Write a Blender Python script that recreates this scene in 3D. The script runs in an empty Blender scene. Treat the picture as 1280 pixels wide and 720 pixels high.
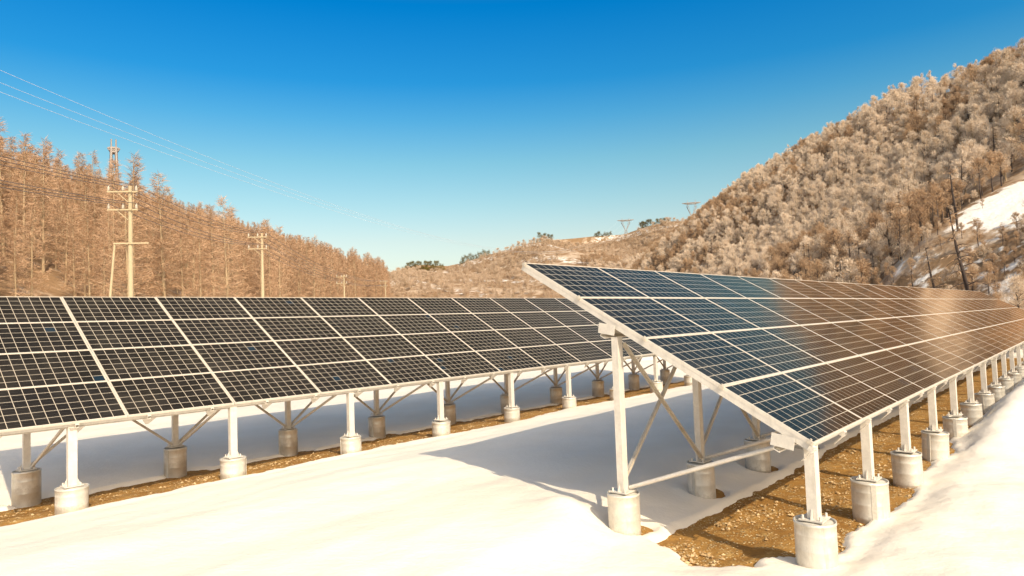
import bpy, math, random
import numpy as np
from mathutils import Vector, Matrix, noise as mnoise

# ------------------------------------------------------------------ camera, sky, sun, exposure
SC = bpy.context.scene
COL = SC.collection
R = math.radians
CAM_H = 2.45
cam_d = bpy.data.cameras.new('camera')
cam = bpy.data.objects.new('camera', cam_d)
COL.objects.link(cam)
cam_d.sensor_width = 36.0
cam_d.lens = 36.0 * 830.0 / 1280.0
cam_d.clip_start = 0.1
cam_d.clip_end = 6000
PITCH, ROLL = R(2.8), R(2.0)
cam.matrix_world = (Matrix.Translation((0, 0, CAM_H)) @ Matrix.Rotation(PITCH, 4, 'X')
                    @ Matrix.Rotation(ROLL, 4, 'Y') @ Matrix.Rotation(R(90), 4, 'X'))
SC.camera = cam

SKY_TINT = [(0, (1.3, 1.10, .86)), (90, (.55, .52, .40)), (4, (1.27, 1.05, .80)), (7, (1.12, .97, .72)), (10, (.86, .94, .72)), (13.5, (.58, .88, .73)), (17, (.27, .76, .80)), (20, (.08, .64, .84)), (26, (.0, .55, .88)), (32, (.30, .50, .55)), (44, (.48, .46, .36))]  # dulled overhead to weaken the sky's mirror image in the panels
SUN_AZ, SUN_EL = R(-61.3), R(37.3)          # measured from +x, anticlockwise
wd = bpy.data.worlds.new('World'); SC.world = wd; wd.use_nodes = True
wt = wd.node_tree
bg = wt.nodes['Background']
sky = wt.nodes.new('ShaderNodeTexSky'); sky.sky_type = 'NISHITA'
sky.sun_disc = False
sky.sun_elevation = SUN_EL
sky.sun_rotation = R(90) - SUN_AZ
sky.altitude = 300; sky.air_density = 1.0; sky.dust_density = 3.0; sky.ozone_density = 3.0
# grade of the sky: deep saturated blue high up, pale cream at the horizon; sun side brightened and warmed as added fill for the shade
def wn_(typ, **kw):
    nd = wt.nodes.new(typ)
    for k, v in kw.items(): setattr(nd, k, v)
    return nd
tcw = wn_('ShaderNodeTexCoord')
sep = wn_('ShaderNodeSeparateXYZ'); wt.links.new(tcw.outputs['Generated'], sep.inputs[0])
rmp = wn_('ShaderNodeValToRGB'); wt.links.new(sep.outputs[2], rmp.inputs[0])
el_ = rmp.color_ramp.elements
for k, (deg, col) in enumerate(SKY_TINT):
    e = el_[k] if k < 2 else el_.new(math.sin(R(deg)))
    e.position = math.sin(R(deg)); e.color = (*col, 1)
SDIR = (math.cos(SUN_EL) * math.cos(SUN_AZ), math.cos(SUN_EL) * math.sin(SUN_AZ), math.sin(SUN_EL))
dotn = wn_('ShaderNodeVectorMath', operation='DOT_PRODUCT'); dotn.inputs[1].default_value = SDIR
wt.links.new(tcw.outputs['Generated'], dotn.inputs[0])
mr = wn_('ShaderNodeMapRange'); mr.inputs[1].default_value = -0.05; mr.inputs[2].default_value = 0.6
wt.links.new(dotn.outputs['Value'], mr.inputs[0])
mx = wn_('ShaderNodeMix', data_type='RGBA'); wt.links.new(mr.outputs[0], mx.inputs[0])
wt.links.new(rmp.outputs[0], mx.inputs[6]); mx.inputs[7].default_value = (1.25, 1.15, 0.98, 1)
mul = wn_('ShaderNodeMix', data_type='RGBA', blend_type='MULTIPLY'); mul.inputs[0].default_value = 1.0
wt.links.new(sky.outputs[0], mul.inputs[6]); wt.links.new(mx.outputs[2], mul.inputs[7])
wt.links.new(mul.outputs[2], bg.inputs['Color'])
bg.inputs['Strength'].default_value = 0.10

sun_d = bpy.data.lights.new('sun', 'SUN'); sun_d.energy = 2.3; sun_d.angle = R(0.5); sun_d.color = (1.0, 0.86, 0.66)
sun = bpy.data.objects.new('sun', sun_d); COL.objects.link(sun)
sdir = Vector((math.cos(SUN_EL) * math.cos(SUN_AZ), math.cos(SUN_EL) * math.sin(SUN_AZ), math.sin(SUN_EL)))
sun.rotation_euler = sdir.to_track_quat('Z', 'Y').to_euler()
sun.location = sdir * 60

vs = SC.view_settings
vs.view_transform = 'Standard'; vs.look = 'None'; vs.gamma = 1.0; vs.use_curve_mapping = False
vs.exposure = 1.08
SC.cycles.max_bounces = 6
SC.cycles.use_denoising = True

rng = np.random.default_rng(7)
random.seed(7)

# ------------------------------------------------------------------ helpers
class N:
    """small node builder"""
    def __init__(s, name):
        s.m = bpy.data.materials.new(name); s.m.use_nodes = True
        s.t = s.m.node_tree; s.b = s.t.nodes['Principled BSDF']
    def n(s, typ, ins=None, **kw):
        nd = s.t.nodes.new(typ)
        for k, v in kw.items(): setattr(nd, k, v)
        for k, v in (ins or {}).items(): s.set(nd.inputs[k], v)
        return nd
    def set(s, sock, v):
        if isinstance(v, bpy.types.NodeSocket): s.t.links.new(v, sock)
        else: sock.default_value = v
    def math(s, op, a, b=0.0, c=0.0, clamp=False):
        nd = s.t.nodes.new('ShaderNodeMath'); nd.operation = op; nd.use_clamp = clamp
        s.set(nd.inputs[0], a); s.set(nd.inputs[1], b); s.set(nd.inputs[2], c)
        return nd.outputs[0]
    def mix(s, f, a, b, blend='MIX'):
        nd = s.t.nodes.new('ShaderNodeMix'); nd.data_type = 'RGBA'; nd.blend_type = blend
        s.set(nd.inputs[0], f); s.set(nd.inputs[6], a); s.set(nd.inputs[7], b)
        return nd.outputs[2]
    def noise(s, vec, scale, detail=4.0, rough=0.55):
        return s.n('ShaderNodeTexNoise', {'Vector': vec, 'Scale': scale, 'Detail': detail, 'Roughness': rough}).outputs['Fac']
    def ramp(s, f, lo, hi):
        nd = s.t.nodes.new('ShaderNodeMapRange'); nd.interpolation_type = 'SMOOTHSTEP'
        s.set(nd.inputs[0], f); s.set(nd.inputs[1], lo); s.set(nd.inputs[2], hi)
        return nd.outputs[0]
    def bump(s, h, strength, dist=0.02, prev=None):
        nd = s.t.nodes.new('ShaderNodeBump'); nd.inputs['Strength'].default_value = strength
        nd.inputs['Distance'].default_value = dist
        s.set(nd.inputs['Height'], h)
        if prev is not None: s.set(nd.inputs['Normal'], prev)
        return nd.outputs[0]
    def out(s, **kw):
        for k, v in kw.items(): s.set(s.b.inputs[k.replace('_', ' ')], v)
        return s.m

def c4(r, g, b): return (r, g, b, 1.0)

def set_props(o, label=None, cat=None, group=None, kind=None):
    if label: o['label'] = label
    if cat: o['category'] = cat
    if group: o['group'] = group
    if kind: o['kind'] = kind
    return o

def empty(name, loc, rz=0.0, **kw):
    o = bpy.data.objects.new(name, None); COL.objects.link(o)
    o.location = loc; o.rotation_euler = (0, 0, rz); o.empty_display_size = 0.3
    return set_props(o, **kw)

class MB:
    """collects faces, builds ONE mesh object"""
    def __init__(s): s.v = []; s.f = []; s.mi = []; s.sm = []; s.cm = 0
    def add(s, vs, fs, smooth=False):
        k = len(s.v); s.v += [tuple(v) for v in vs]
        for f in fs:
            s.f.append(tuple(i + k for i in f)); s.mi.append(s.cm); s.sm.append(smooth)
        return s
    def box(s, cx, cy, cz, dx, dy, dz, M=None):
        vs = [Vector((cx + sx * dx / 2, cy + sy * dy / 2, cz + sz * dz / 2)) for sz in (-1, 1) for sy in (-1, 1) for sx in (-1, 1)]
        if M is not None: vs = [M @ v for v in vs]
        return s.add(vs, [(0, 2, 3, 1), (4, 5, 7, 6), (0, 1, 5, 4), (2, 6, 7, 3), (0, 4, 6, 2), (1, 3, 7, 5)])
    def beam(s, a, b, w, h, up=(0, 0, 1)):
        """bar of rectangular section w (sideways) x h from a to b"""
        a, b = Vector(a), Vector(b); d = (b - a); L = d.length; d.normalize()
        x = d.cross(Vector(up))
        if x.length < 1e-4: x = d.cross(Vector((1, 0, 0)))
        x.normalize(); z = x.cross(d)
        M = Matrix((x, d, z)).transposed().to_4x4(); M.translation = (a + b) / 2
        return s.box(0, 0, 0, w, L, h, M)
    def channel(s, a, b, w, h, t=0.006, up=(0, 0, 1), flip=1):
        """C section: web + two flanges, opening sideways"""
        a, b = Vector(a), Vector(b); d = (b - a); L = d.length; d.normalize()
        x = d.cross(Vector(up))
        if x.length < 1e-4: x = d.cross(Vector((1, 0, 0)))
        x.normalize(); z = x.cross(d)
        M = Matrix((x, d, z)).transposed().to_4x4(); M.translation = (a + b) / 2
        s.box(-flip * (w / 2 - t / 2), 0, 0, t, L, h, M)
        for q in (-1, 1):
            s.box(flip * t / 2, 0, q * (h / 2 - t / 2), w - t, L, t, M)
            s.box(flip * (w / 2 - t / 2), 0, q * (h / 2 - 0.012), t, L, 0.012, M)
        return s
    def tube(s, pts, rad, n=8, cap=True, smooth=True):
        pts = [Vector(p) for p in pts]
        rads = rad if isinstance(rad, (list, tuple)) else [rad] * len(pts)
        vs = []; fs = []
        for i, p in enumerate(pts):
            d = (pts[min(i + 1, len(pts) - 1)] - pts[max(i - 1, 0)]).normalized()
            x = d.cross(Vector((0, 0, 1)))
            if x.length < 1e-3: x = Vector((1, 0, 0))
            x.normalize(); y = d.cross(x)
            for k in range(n):
                a = 2 * math.pi * k / n
                vs.append(p + (x * math.cos(a) + y * math.sin(a)) * rads[i])
        for i in range(len(pts) - 1):
            for k in range(n):
                fs.append((i * n + k, i * n + (k + 1) % n, (i + 1) * n + (k + 1) % n, (i + 1) * n + k))
        s.add(vs, fs, smooth)
        if cap:
            s.add(vs[:n], [tuple(range(n - 1, -1, -1))]); s.add(vs[-n:], [tuple(range(n))])
        return s
    def lathe(s, prof, n=28, cx=0, cy=0, smooth=True, wob=None):
        vs = []; fs = []
        for (r, z) in prof:
            for k in range(n):
                a = 2 * math.pi * k / n
                q = r * (1 + (wob(a, z) if wob else 0))
                vs.append((cx + q * math.cos(a), cy + q * math.sin(a), z))
        for i in range(len(prof) - 1):
            for k in range(n):
                fs.append((i * n + k, i * n + (k + 1) % n, (i + 1) * n + (k + 1) % n, (i + 1) * n + k))
        return s.add(vs, fs, smooth)
    def mesh(s, name, mats):
        me = bpy.data.meshes.new(name)
        me.from_pydata(s.v, [], s.f)
        for m in (mats if isinstance(mats, (list, tuple)) else [mats]): me.materials.append(m)
        me.polygons.foreach_set('material_index', s.mi)
        me.polygons.foreach_set('use_smooth', s.sm)
        me.update()
        return me
    def build(s, name, mats, parent=None, loc=(0, 0, 0)):
        return put(name, s.mesh(name, mats), parent, loc)

def put(name, me, parent=None, loc=(0, 0, 0)):
    o = bpy.data.objects.new(name, me); COL.objects.link(o)
    o.parent = parent; o.location = loc
    return o

def copy_tree(o, parent=None, loc=None):
    c = o.copy(); COL.objects.link(c)
    if parent is not None: c.parent = parent
    if loc is not None: c.location = loc
    for ch in o.children:
        copy_tree(ch, c)
    return c

def np_mesh(name, V, Q, mat, smooth=True):
    me = bpy.data.meshes.new(name)
    V = np.asarray(V, dtype=np.float32); Q = np.asarray(Q, dtype=np.int32); k = Q.shape[1]
    me.vertices.add(len(V)); me.vertices.foreach_set('co', V.ravel())
    me.loops.add(Q.size); me.loops.foreach_set('vertex_index', Q.ravel())
    me.polygons.add(len(Q))
    me.polygons.foreach_set('loop_start', np.arange(0, Q.size, k, dtype=np.int32))
    me.polygons.foreach_set('loop_total', np.full(len(Q), k, dtype=np.int32))
    me.polygons.foreach_set('use_smooth', np.full(len(Q), smooth))
    me.materials.append(mat)
    me.update(calc_edges=True); me.validate()
    return me

# cheap vectorised value noise for height fields
_perm = np.random.default_rng(3).random((256, 256))
def vnoise(x, y):
    xi = np.floor(x).astype(int); yi = np.floor(y).astype(int)
    fx = x - xi; fy = y - yi
    fx = fx * fx * (3 - 2 * fx); fy = fy * fy * (3 - 2 * fy)
    g = lambda a, b: _perm[a & 255, b & 255]
    return ((g(xi, yi) * (1 - fx) + g(xi + 1, yi) * fx) * (1 - fy) + (g(xi, yi + 1) * (1 - fx) + g(xi + 1, yi + 1) * fx) * fy) * 2 - 1
def fbm(x, y, o=4):
    r = 0; a = 1.0
    for i in range(o):
        r = r + a * vnoise(x + 17.3 * i, y + 9.1 * i); a *= 0.5; x = x * 2.03; y = y * 2.03
    return r
def sstep(x, a, b):
    t = np.clip((x - a) / (b - a), 0, 1); return t * t * (3 - 2 * t)

# ------------------------------------------------------------------ materials
def mat_snow():
    s = N('snow'); P = s.n('ShaderNodeNewGeometry').outputs['Position']
    big = s.noise(P, 0.9, 3); fine = s.noise(P, 14, 5, 0.6); grain = s.noise(P, 120, 2)
    col = s.mix(s.ramp(big, 0.35, 0.7), c4(0.85, 0.765, 0.63), c4(0.89, 0.81, 0.68))
    col = s.mix(s.math('MULTIPLY', s.ramp(fine, 0.62, 0.8), 0.18), col, c4(0.62, 0.53, 0.40))
    rip = s.noise(s.n('ShaderNodeMapping', {'Vector': P, 'Rotation': (0, 0, -0.84), 'Scale': (0.6, 3.2, 1)}).outputs[0], 1.6, 4, 0.6)
    b = s.bump(big, 0.25, 0.12); b = s.bump(rip, 0.18, 0.05, b); b = s.bump(fine, 0.35, 0.03, b); b = s.bump(grain, 0.18, 0.004, b)
    return s.out(Base_Color=col, Roughness=0.55, Normal=b, Specular_IOR_Level=0.25)

def mat_gravel():
    s = N('gravel'); P = s.n('ShaderNodeNewGeometry').outputs['Position']
    v = s.n('ShaderNodeTexVoronoi', {'Vector': P, 'Scale': 30.0})
    v2 = s.n('ShaderNodeTexVoronoi', {'Vector': P, 'Scale': 75.0})
    big = s.noise(P, 1.1, 5); med = s.noise(P, 7, 5, 0.65); fin = s.noise(P, 60, 3)
    sand = s.mix(s.ramp(big, 0.3, 0.7), c4(0.26, 0.125, 0.026), c4(0.40, 0.215, 0.055))
    sand = s.mix(s.ramp(med, 0.5, 0.75), sand, c4(0.50, 0.32, 0.115))
    sand = s.mix(s.math('MULTIPLY', s.ramp(fin, 0.55, 0.3), 0.45), sand, c4(0.15, 0.07, 0.016))
    wet = s.ramp(s.noise(P, 2.1, 6, 0.7), 0.56, 0.68)
    sand = s.mix(s.math('MULTIPLY', wet, 0.55), sand, c4(0.13, 0.065, 0.018))
    patch = s.ramp(s.noise(P, 3.2, 4, 0.6), 0.40, 0.56)
    hue = s.n('ShaderNodeSeparateColor', {'Color': v.outputs['Color']}).outputs[0]
    stone = s.math('MULTIPLY', s.math('MULTIPLY', s.ramp(hue, 0.6, 0.66), s.ramp(v.outputs['Distance'], 0.5, 0.25)), patch)
    col = s.mix(stone, sand, c4(0.72, 0.56, 0.31))
    hue2 = s.n('ShaderNodeSeparateColor', {'Color': v2.outputs['Color']}).outputs[1]
    st2 = s.math('MULTIPLY', s.math('MULTIPLY', s.ramp(hue2, 0.6, 0.7), s.ramp(v2.outputs['Distance'], 0.5, 0.3)), patch)
    col = s.mix(st2, col, c4(0.50, 0.33, 0.13))
    b = s.bump(stone, 0.8, 0.02); b = s.bump(st2, 0.6, 0.01, b); b = s.bump(med, 0.7, 0.04, b); b = s.bump(fin, 0.5, 0.01, b)
    return s.out(Base_Color=col, Roughness=0.9, Normal=b, Specular_IOR_Level=0.2)

def mat_stone():
    s = N('stone'); oi = s.n('ShaderNodeNewGeometry')
    col = s.mix(oi.outputs['Random Per Island'], c4(0.28, 0.15, 0.04), c4(0.62, 0.46, 0.25))
    return s.out(Base_Color=col, Roughness=0.85)

def mat_hills():
    s = N('hill_ground'); g = s.n('ShaderNodeNewGeometry'); P = g.outputs['Position']
    n1 = s.noise(P, 0.03, 5, 0.6); n2 = s.noise(P, 0.25, 4, 0.65)
    sn = s.n('ShaderNodeAttribute', attribute_name='snow').outputs['Fac']
    brown = s.mix(n2, c4(0.20, 0.115, 0.055), c4(0.36, 0.235, 0.13))
    patch = s.ramp(s.math('ADD', n1, s.math('MULTIPLY', s.math('SUBTRACT', n2, 0.5), 0.7)), 0.5, 0.66)
    litter = s.mix(s.math('MULTIPLY', patch, 0.6), brown, c4(0.66, 0.52, 0.38))
    k = s.ramp(s.math('ADD', sn, s.math('MULTIPLY', s.math('SUBTRACT', n2, 0.5), 2.4)), 0.35, 0.65)
    col = s.mix(k, litter, c4(0.90, 0.84, 0.74))
    b = s.bump(n2, 0.6, 1.0)
    return s.out(Base_Color=col, Roughness=0.9, Normal=b, Specular_IOR_Level=0.1)

PW, PH = 1.650, 1.000                      # one module
def mat_glass():
    s = N('solar_cells'); tc = s.n('ShaderNodeTexCoord')
    xy = s.n('ShaderNodeSeparateXYZ', {'Vector': tc.outputs['Object']})
    cw, chh = (PW - 0.040) / 10, (PH - 0.034) / 6
    x = s.math('DIVIDE', s.math('ADD', xy.outputs[0], cw * 5), cw); y = s.math('DIVIDE', s.math('ADD', xy.outputs[1], chh * 3), chh)
    dx = s.math('MULTIPLY', s.math('ABSOLUTE', s.math('SUBTRACT', s.math('FRACT', s.math('ADD', x, 0.5)), 0.5)), cw)
    dy = s.math('MULTIPLY', s.math('ABSOLUTE', s.math('SUBTRACT', s.math('FRACT', s.math('ADD', y, 0.5)), 0.5)), chh)
    lx = s.ramp(dx, 0.0050, 0.0036); ly = s.ramp(dy, 0.0048, 0.0034)
    inx = s.math('LESS_THAN', s.math('ABSOLUTE', xy.outputs[0]), cw * 5); iny = s.math('LESS_THAN', s.math('ABSOLUTE', xy.outputs[1]), chh * 3)
    inside = s.math('MULTIPLY', inx, iny)
    line = s.math('MAXIMUM', s.math('MAXIMUM', lx, ly), s.math('SUBTRACT', 1.0, inside))
    # faint bus bars running along the strings
    bx = s.math('ABSOLUTE', s.math('SUBTRACT', s.math('FRACT', s.math('MULTIPLY', y, 3.0)), 0.5))
    bus = s.math('MULTIPLY', s.math('LESS_THAN', bx, 0.022), 0.25)
    oi = s.n('ShaderNodeObjectInfo').outputs['Random']
    cid = s.n('ShaderNodeCombineXYZ', {0: s.math('FLOOR', x), 1: s.math('FLOOR', y), 2: s.math('MULTIPLY', oi, 57.0)}).outputs[0]
    wn = s.n('ShaderNodeTexWhiteNoise', {'Vector': cid}).outputs['Value']
    cell = s.mix(wn, c4(0.013, 0.0105, 0.008), c4(0.019, 0.016, 0.014))
    cell = s.mix(oi, cell, c4(0.016, 0.014, 0.013))
    cell = s.mix(s.math('GREATER_THAN', wn, 0.992), cell, c4(0.008, 0.022, 0.038))
    col = s.mix(bus, cell, c4(0.20, 0.19, 0.17))
    col = s.mix(line, col, c4(0.52, 0.45, 0.35))
    P = s.n('ShaderNodeNewGeometry').outputs['Position']
    dust = s.ramp(s.noise(P, 1.3, 5, 0.6), 0.4, 0.75)
    col = s.mix(s.math('MULTIPLY', dust, 0.035), col, c4(0.5, 0.42, 0.32))
    rough = s.math('MULTIPLY_ADD', dust, 0.06, 0.10)
    # diffuse cells under an anti-reflection coated glass: the coating tints the mirror image warm
    df = s.n('ShaderNodeBsdfDiffuse', {'Color': col}); gl = s.n('ShaderNodeBsdfGlossy', {'Color': c4(1.0, 0.72, 0.48), 'Roughness': rough})
    fz = s.n('ShaderNodeFresnel', {'IOR': 1.42}); ms = s.n('ShaderNodeMixShader', {0: fz.outputs[0], 1: df.outputs[0], 2: gl.outputs[0]})
    s.t.links.new(ms.outputs[0], s.t.nodes['Material Output'].inputs['Surface']); s.t.nodes.remove(s.b)
    return s.m

def mat_steel(name='galvanised_steel', a=(0.62, 0.575, 0.50), b=(0.74, 0.69, 0.60), met=0.15, ro=0.5):
    s = N(name); P = s.n('ShaderNodeNewGeometry').outputs['Position']
    n = s.noise(P, 9, 5, 0.7); v = s.n('ShaderNodeTexVoronoi', {'Vector': P, 'Scale': 45.0})
    col = s.mix(s.ramp(n, 0.3, 0.7), c4(*a), c4(*b))
    col = s.mix(s.math('MULTIPLY', v.outputs['Distance'], 0.25), col, c4(0.45, 0.42, 0.38))
    st = s.noise(s.n('ShaderNodeMapping', {'Vector': P, 'Scale': (14, 14, 1.6)}).outputs[0], 1.0, 5, 0.7)
    col = s.mix(s.math('MULTIPLY', s.ramp(st, 0.52, 0.78), 0.4), col, c4(0.40, 0.35, 0.28))
    return s.out(Base_Color=col, Metallic=met, Roughness=s.math('MULTIPLY_ADD', n, 0.25, ro - 0.12))

def mat_sleeve():
    s = N('sleeve_metal'); P = s.n('ShaderNodeNewGeometry').outputs['Position']
    n = s.noise(P, 5, 5, 0.7); m = s.noise(P, 26, 4, 0.7)
    z = s.n('ShaderNodeSeparateXYZ', {'Vector': P}).outputs[2]
    col = s.mix(s.ramp(n, 0.3, 0.7), c4(0.58, 0.54, 0.46), c4(0.74, 0.70, 0.61))
    col = s.mix(s.math('MULTIPLY', s.ramp(m, 0.55, 0.75), 0.35), col, c4(0.40, 0.35, 0.26))
    st = s.noise(s.n('ShaderNodeMapping', {'Vector': P, 'Scale': (10, 10, 1.4)}).outputs[0], 1.0, 5, 0.7)
    col = s.mix(s.math('MULTIPLY', s.ramp(st, 0.5, 0.75), 0.55), col, c4(0.36, 0.32, 0.25))
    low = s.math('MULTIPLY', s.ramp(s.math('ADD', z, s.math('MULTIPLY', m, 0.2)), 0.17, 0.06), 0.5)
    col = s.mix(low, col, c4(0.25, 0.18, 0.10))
    return s.out(Base_Color=col, Metallic=0.35, Roughness=s.math('MULTIPLY_ADD', m, 0.25, 0.30), Normal=s.bump(m, 0.15, 0.01))

def mat_concrete():
    s = N('concrete'); P = s.n('ShaderNodeNewGeometry').outputs['Position']
    n = s.noise(P, 20, 5, 0.7)
    return s.out(Base_Color=s.mix(n, c4(0.40, 0.37, 0.31), c4(0.62, 0.57, 0.48)), Roughness=0.9, Normal=s.bump(n, 0.4, 0.02))

def mat_pole():
    s = N('pole_concrete'); P = s.n('ShaderNodeNewGeometry').outputs['Position']
    n = s.noise(P, 3, 5, 0.7)
    return s.out(Base_Color=s.mix(n, c4(0.36, 0.28, 0.165), c4(0.50, 0.40, 0.25)), Roughness=0.85)

def mat_plain(name, c, ro=0.6, met=0.0):
    s = N(name); P = s.n('ShaderNodeNewGeometry').outputs['Position']
    n = s.noise(P, 6, 4, 0.6)
    return s.out(Base_Color=s.mix(n, c4(*[q * 0.8 for q in c]), c4(*[min(1, q * 1.15) for q in c])), Roughness=ro, Metallic=met)

def mat_twigs(name, a, b, c):
    s = N(name); oi = s.n('ShaderNodeObjectInfo').outputs['Random']
    ri = s.n('ShaderNodeNewGeometry').outputs['Random Per Island']
    col = s.mix(oi, c4(*a), c4(*b)); col = s.mix(s.math('MULTIPLY', ri, 0.6), col, c4(*c))
    return s.out(Base_Color=col, Roughness=0.9, Specular_IOR_Level=0.1)

M_SNOW, M_GRAVEL, M_STONE, M_HILL = mat_snow(), mat_gravel(), mat_stone(), mat_hills()
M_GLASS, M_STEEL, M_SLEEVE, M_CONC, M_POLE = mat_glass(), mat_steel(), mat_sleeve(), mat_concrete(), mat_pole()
M_BACK = mat_plain('white_backsheet', (0.62, 0.58, 0.52), 0.5)
M_FRAME = mat_steel('panel_aluminium', (0.66, 0.60, 0.51), (0.74, 0.68, 0.58), 0.1, 0.45)
M_BRACE = mat_steel('brace_steel', (0.50, 0.44, 0.35), (0.62, 0.56, 0.46), 0.2, 0.5)
M_DARK = mat_plain('black_paint', (0.03, 0.03, 0.03))
M_WIRE = mat_plain('wire_dark', (0.10, 0.08, 0.07))
M_WIREL = mat_plain('wire_aluminium', (0.55, 0.58, 0.62), 0.6)
M_LATT = mat_plain('lattice_steel', (0.36, 0.31, 0.27))
M_PORC = mat_plain('porcelain', (0.46, 0.40, 0.31), 0.4)
M_BARK_L = mat_plain('larch_bark', (0.36, 0.26, 0.15), 0.9)
M_BARK_D = mat_plain('dark_bark', (0.07, 0.05, 0.04), 0.9)
M_LARCH = mat_twigs('larch_twigs', (0.31, 0.175, 0.085), (0.47, 0.29, 0.165), (0.64, 0.45, 0.31))
M_FROST = mat_twigs('frosted_twigs', (0.54, 0.39, 0.25), (0.77, 0.60, 0.43), (0.94, 0.84, 0.70))
M_BROWN = mat_twigs('brown_twigs', (0.34, 0.20, 0.10), (0.48, 0.31, 0.17), (0.66, 0.50, 0.35))
M_PINE = mat_twigs('pine_needles', (0.11, 0.08, 0.012), (0.15, 0.115, 0.02), (0.20, 0.15, 0.04))
M_SCRUB = mat_twigs('scrub_twigs', (0.40, 0.27, 0.16), (0.55, 0.40, 0.27), (0.70, 0.57, 0.44))

# ------------------------------------------------------------------ the two array frames of reference
AZ = R(48.04)
U = Vector((math.cos(AZ), math.sin(AZ), 0)); VH = Vector((-U.y, U.x, 0))
TILT = R(29.5)
ZB = 1.21                                    # height of the low panel edge
OR_ = Vector((2.76, 6.24, 0))                # right array: below its near low corner
OL_ = Vector((-5.89, 10.14, 0))              # left array: below a seam of its low edge
DS, DT = -2.88, 9.04                         # left array origin in the right array's (s, t)

def world_st(s, t):
    return OR_.x + U.x * s + VH.x * t, OR_.y + U.y * s + VH.y * t

NR, NL = 24, 14
POSTS_R = [0.25 + 1.94 * k for k in range(21)]
REAR_R = [0.09 + 1.945 * k for k in range(21)]
POSTS_L = [-0.70 + 2.37 * k for k in range(10)]
REAR_L = [-0.81 + 2.33 * k for k in range(10)]

# ------------------------------------------------------------------ near ground: gravel sheet + snow sheet
def axis(segs):
    out = [segs[0][0]]
    for (a, b, st) in segs:
        n = max(1, int(round((b - a) / st)))
        out += list(np.linspace(a, b, n + 1)[1:])
    return np.array(out)
s_ax = axis([(-16, -8, .4), (-8, -2, .1), (-2, 6, .05), (6, 14, .09), (14, 30, .2), (30, 60, .6)])
t_ax = axis([(-12, -3, .3), (-3, -.5, .08), (-.5, 2.0, .045), (2.0, 8.7, .1), (8.7, 11.4, .05), (11.4, 20, .2), (20, 30, .6)])
S, T = np.meshgrid(s_ax, t_ax, indexing='ij')
X, Y = world_st(S, T)

def ground_z(s, t):
    sl, tl = s - DS, t - DT
    z = 0.03 * fbm(s * 0.25, t * 0.25, 3) + 0.12 * sstep(t, 1.75, 2.8) * (1 - sstep(t, 6.5, 8.5)) - 0.05 * sstep(t, .3, 1.2)
    z = z - 0.20 * sstep(tl, 0.2, 1.8)                               # falls behind the left array's front row
    back = 0.10
    z = z + back * sstep(tl, 3.0, 7.5)                               # bank rising behind it
    return z

def edge_noise(s, t, f=1.0):
    return 0.10 * fbm(s * 1.3 * f, t * 1.3 * f, 4) + 0.035 * fbm(s * 7 * f, t * 7 * f, 3)

def snow_field(s, t):
    """signed distance into the snow (positive = snow lies)"""
    e = edge_noise(s, t)
    # right array strip: bare where the sun reaches under the low edge
    lo = 0.06 + 0.06 * np.sin(s * 1.7) + 0.62 * np.exp(-((s - 0.10) / 0.32) ** 2)
    hi = 1.80 + 0.03 * np.sin(s * 0.9 + 1)
    d1 = np.maximum(np.maximum(lo - t, t - hi - 0.6 * e), -0.36 - s + 0.5 * np.abs(t - 1.1))
    # left array strip
    sl, tl = s - DS, t - DT
    lo2 = -0.02 + 0.08 * np.sin(sl * 1.1 + 2); hi2 = 2.10 + 0.05 * np.sin(sl * 0.8)
    d2 = np.maximum(np.maximum(lo2 - tl, tl - hi2 - 0.6 * e), -12 - sl)
    d = np.minimum(d1, d2) + e
    # melt rings round the rear footings
    for k, a in enumerate(REAR_R[:8]):
        r = np.hypot((s - a - 0.16) * 0.8, t - 2.18) - 0.27
        d = np.minimum(d, r + 0.6 * e + 0.03)
    for k, a in enumerate(REAR_L):
        r = np.hypot((sl - a - 0.20) * 0.6, tl - 2.14) - 0.28
        d = np.minimum(d, r + 0.6 * e + 0.02)
    return d

G = ground_z(S, T)
D = snow_field(S, T)
thick = 0.04 * sstep(D, -0.03, 0.07) + 0.05 * sstep(D, 0.1, 0.7) - 0.05 * sstep(-D, -0.02, 0.08)
# drifts and old tracks
drift = 0.030 * fbm(S * 0.35, T * 0.8, 3) + 0.012 * fbm(S * 0.7, T * 3.0, 3)
drift += 0.006 * np.exp(-((T - 3.2 - 0.25 * np.sin(S * 0.3)) / 0.35) ** 2) - 0.02 * np.exp(-((T - 5.1) / 0.4) ** 2) + 0.018 * np.exp(-((T - 6.4) / 0.3) ** 2)
berm_h = 0.05 + 0.22 * sstep(S, 4, 11)
berm = berm_h * np.exp(-((T + 0.55) / 0.5) ** 2) * sstep(-T, -0.12, 0.5) * 1.0
berm += (0.02 + 0.14 * sstep(S, 3, 10)) * sstep(-T, 0.3, 1.6) + (0.025 * fbm(S * 0.9, T * 0.9, 3) + 0.012 * fbm(S * 3, T * 3, 3)) * sstep(-T, 0.0, 0.6)
berm += 0.22 * sstep(S, 5, 12) * sstep(-T, -0.22, 0.15)
bank = 0.05 * np.exp(-(((S + 0.25) / 0.45) ** 2 + ((T - 2.75) / 0.75) ** 2)) + 0.10 * np.exp(-(((S + 0.05) / 0.22) ** 2 + ((T - 2.95) / 0.28) ** 2))
lit_l = 0.05 * np.exp(-((T - DT + 0.35) / 0.4) ** 2) * (1 + 0.7 * fbm(S * 1.2, T * 1.2, 2))
W = sstep(D, 0.0, 0.35)
SZ = G + thick + W * (drift + berm + bank )
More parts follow.
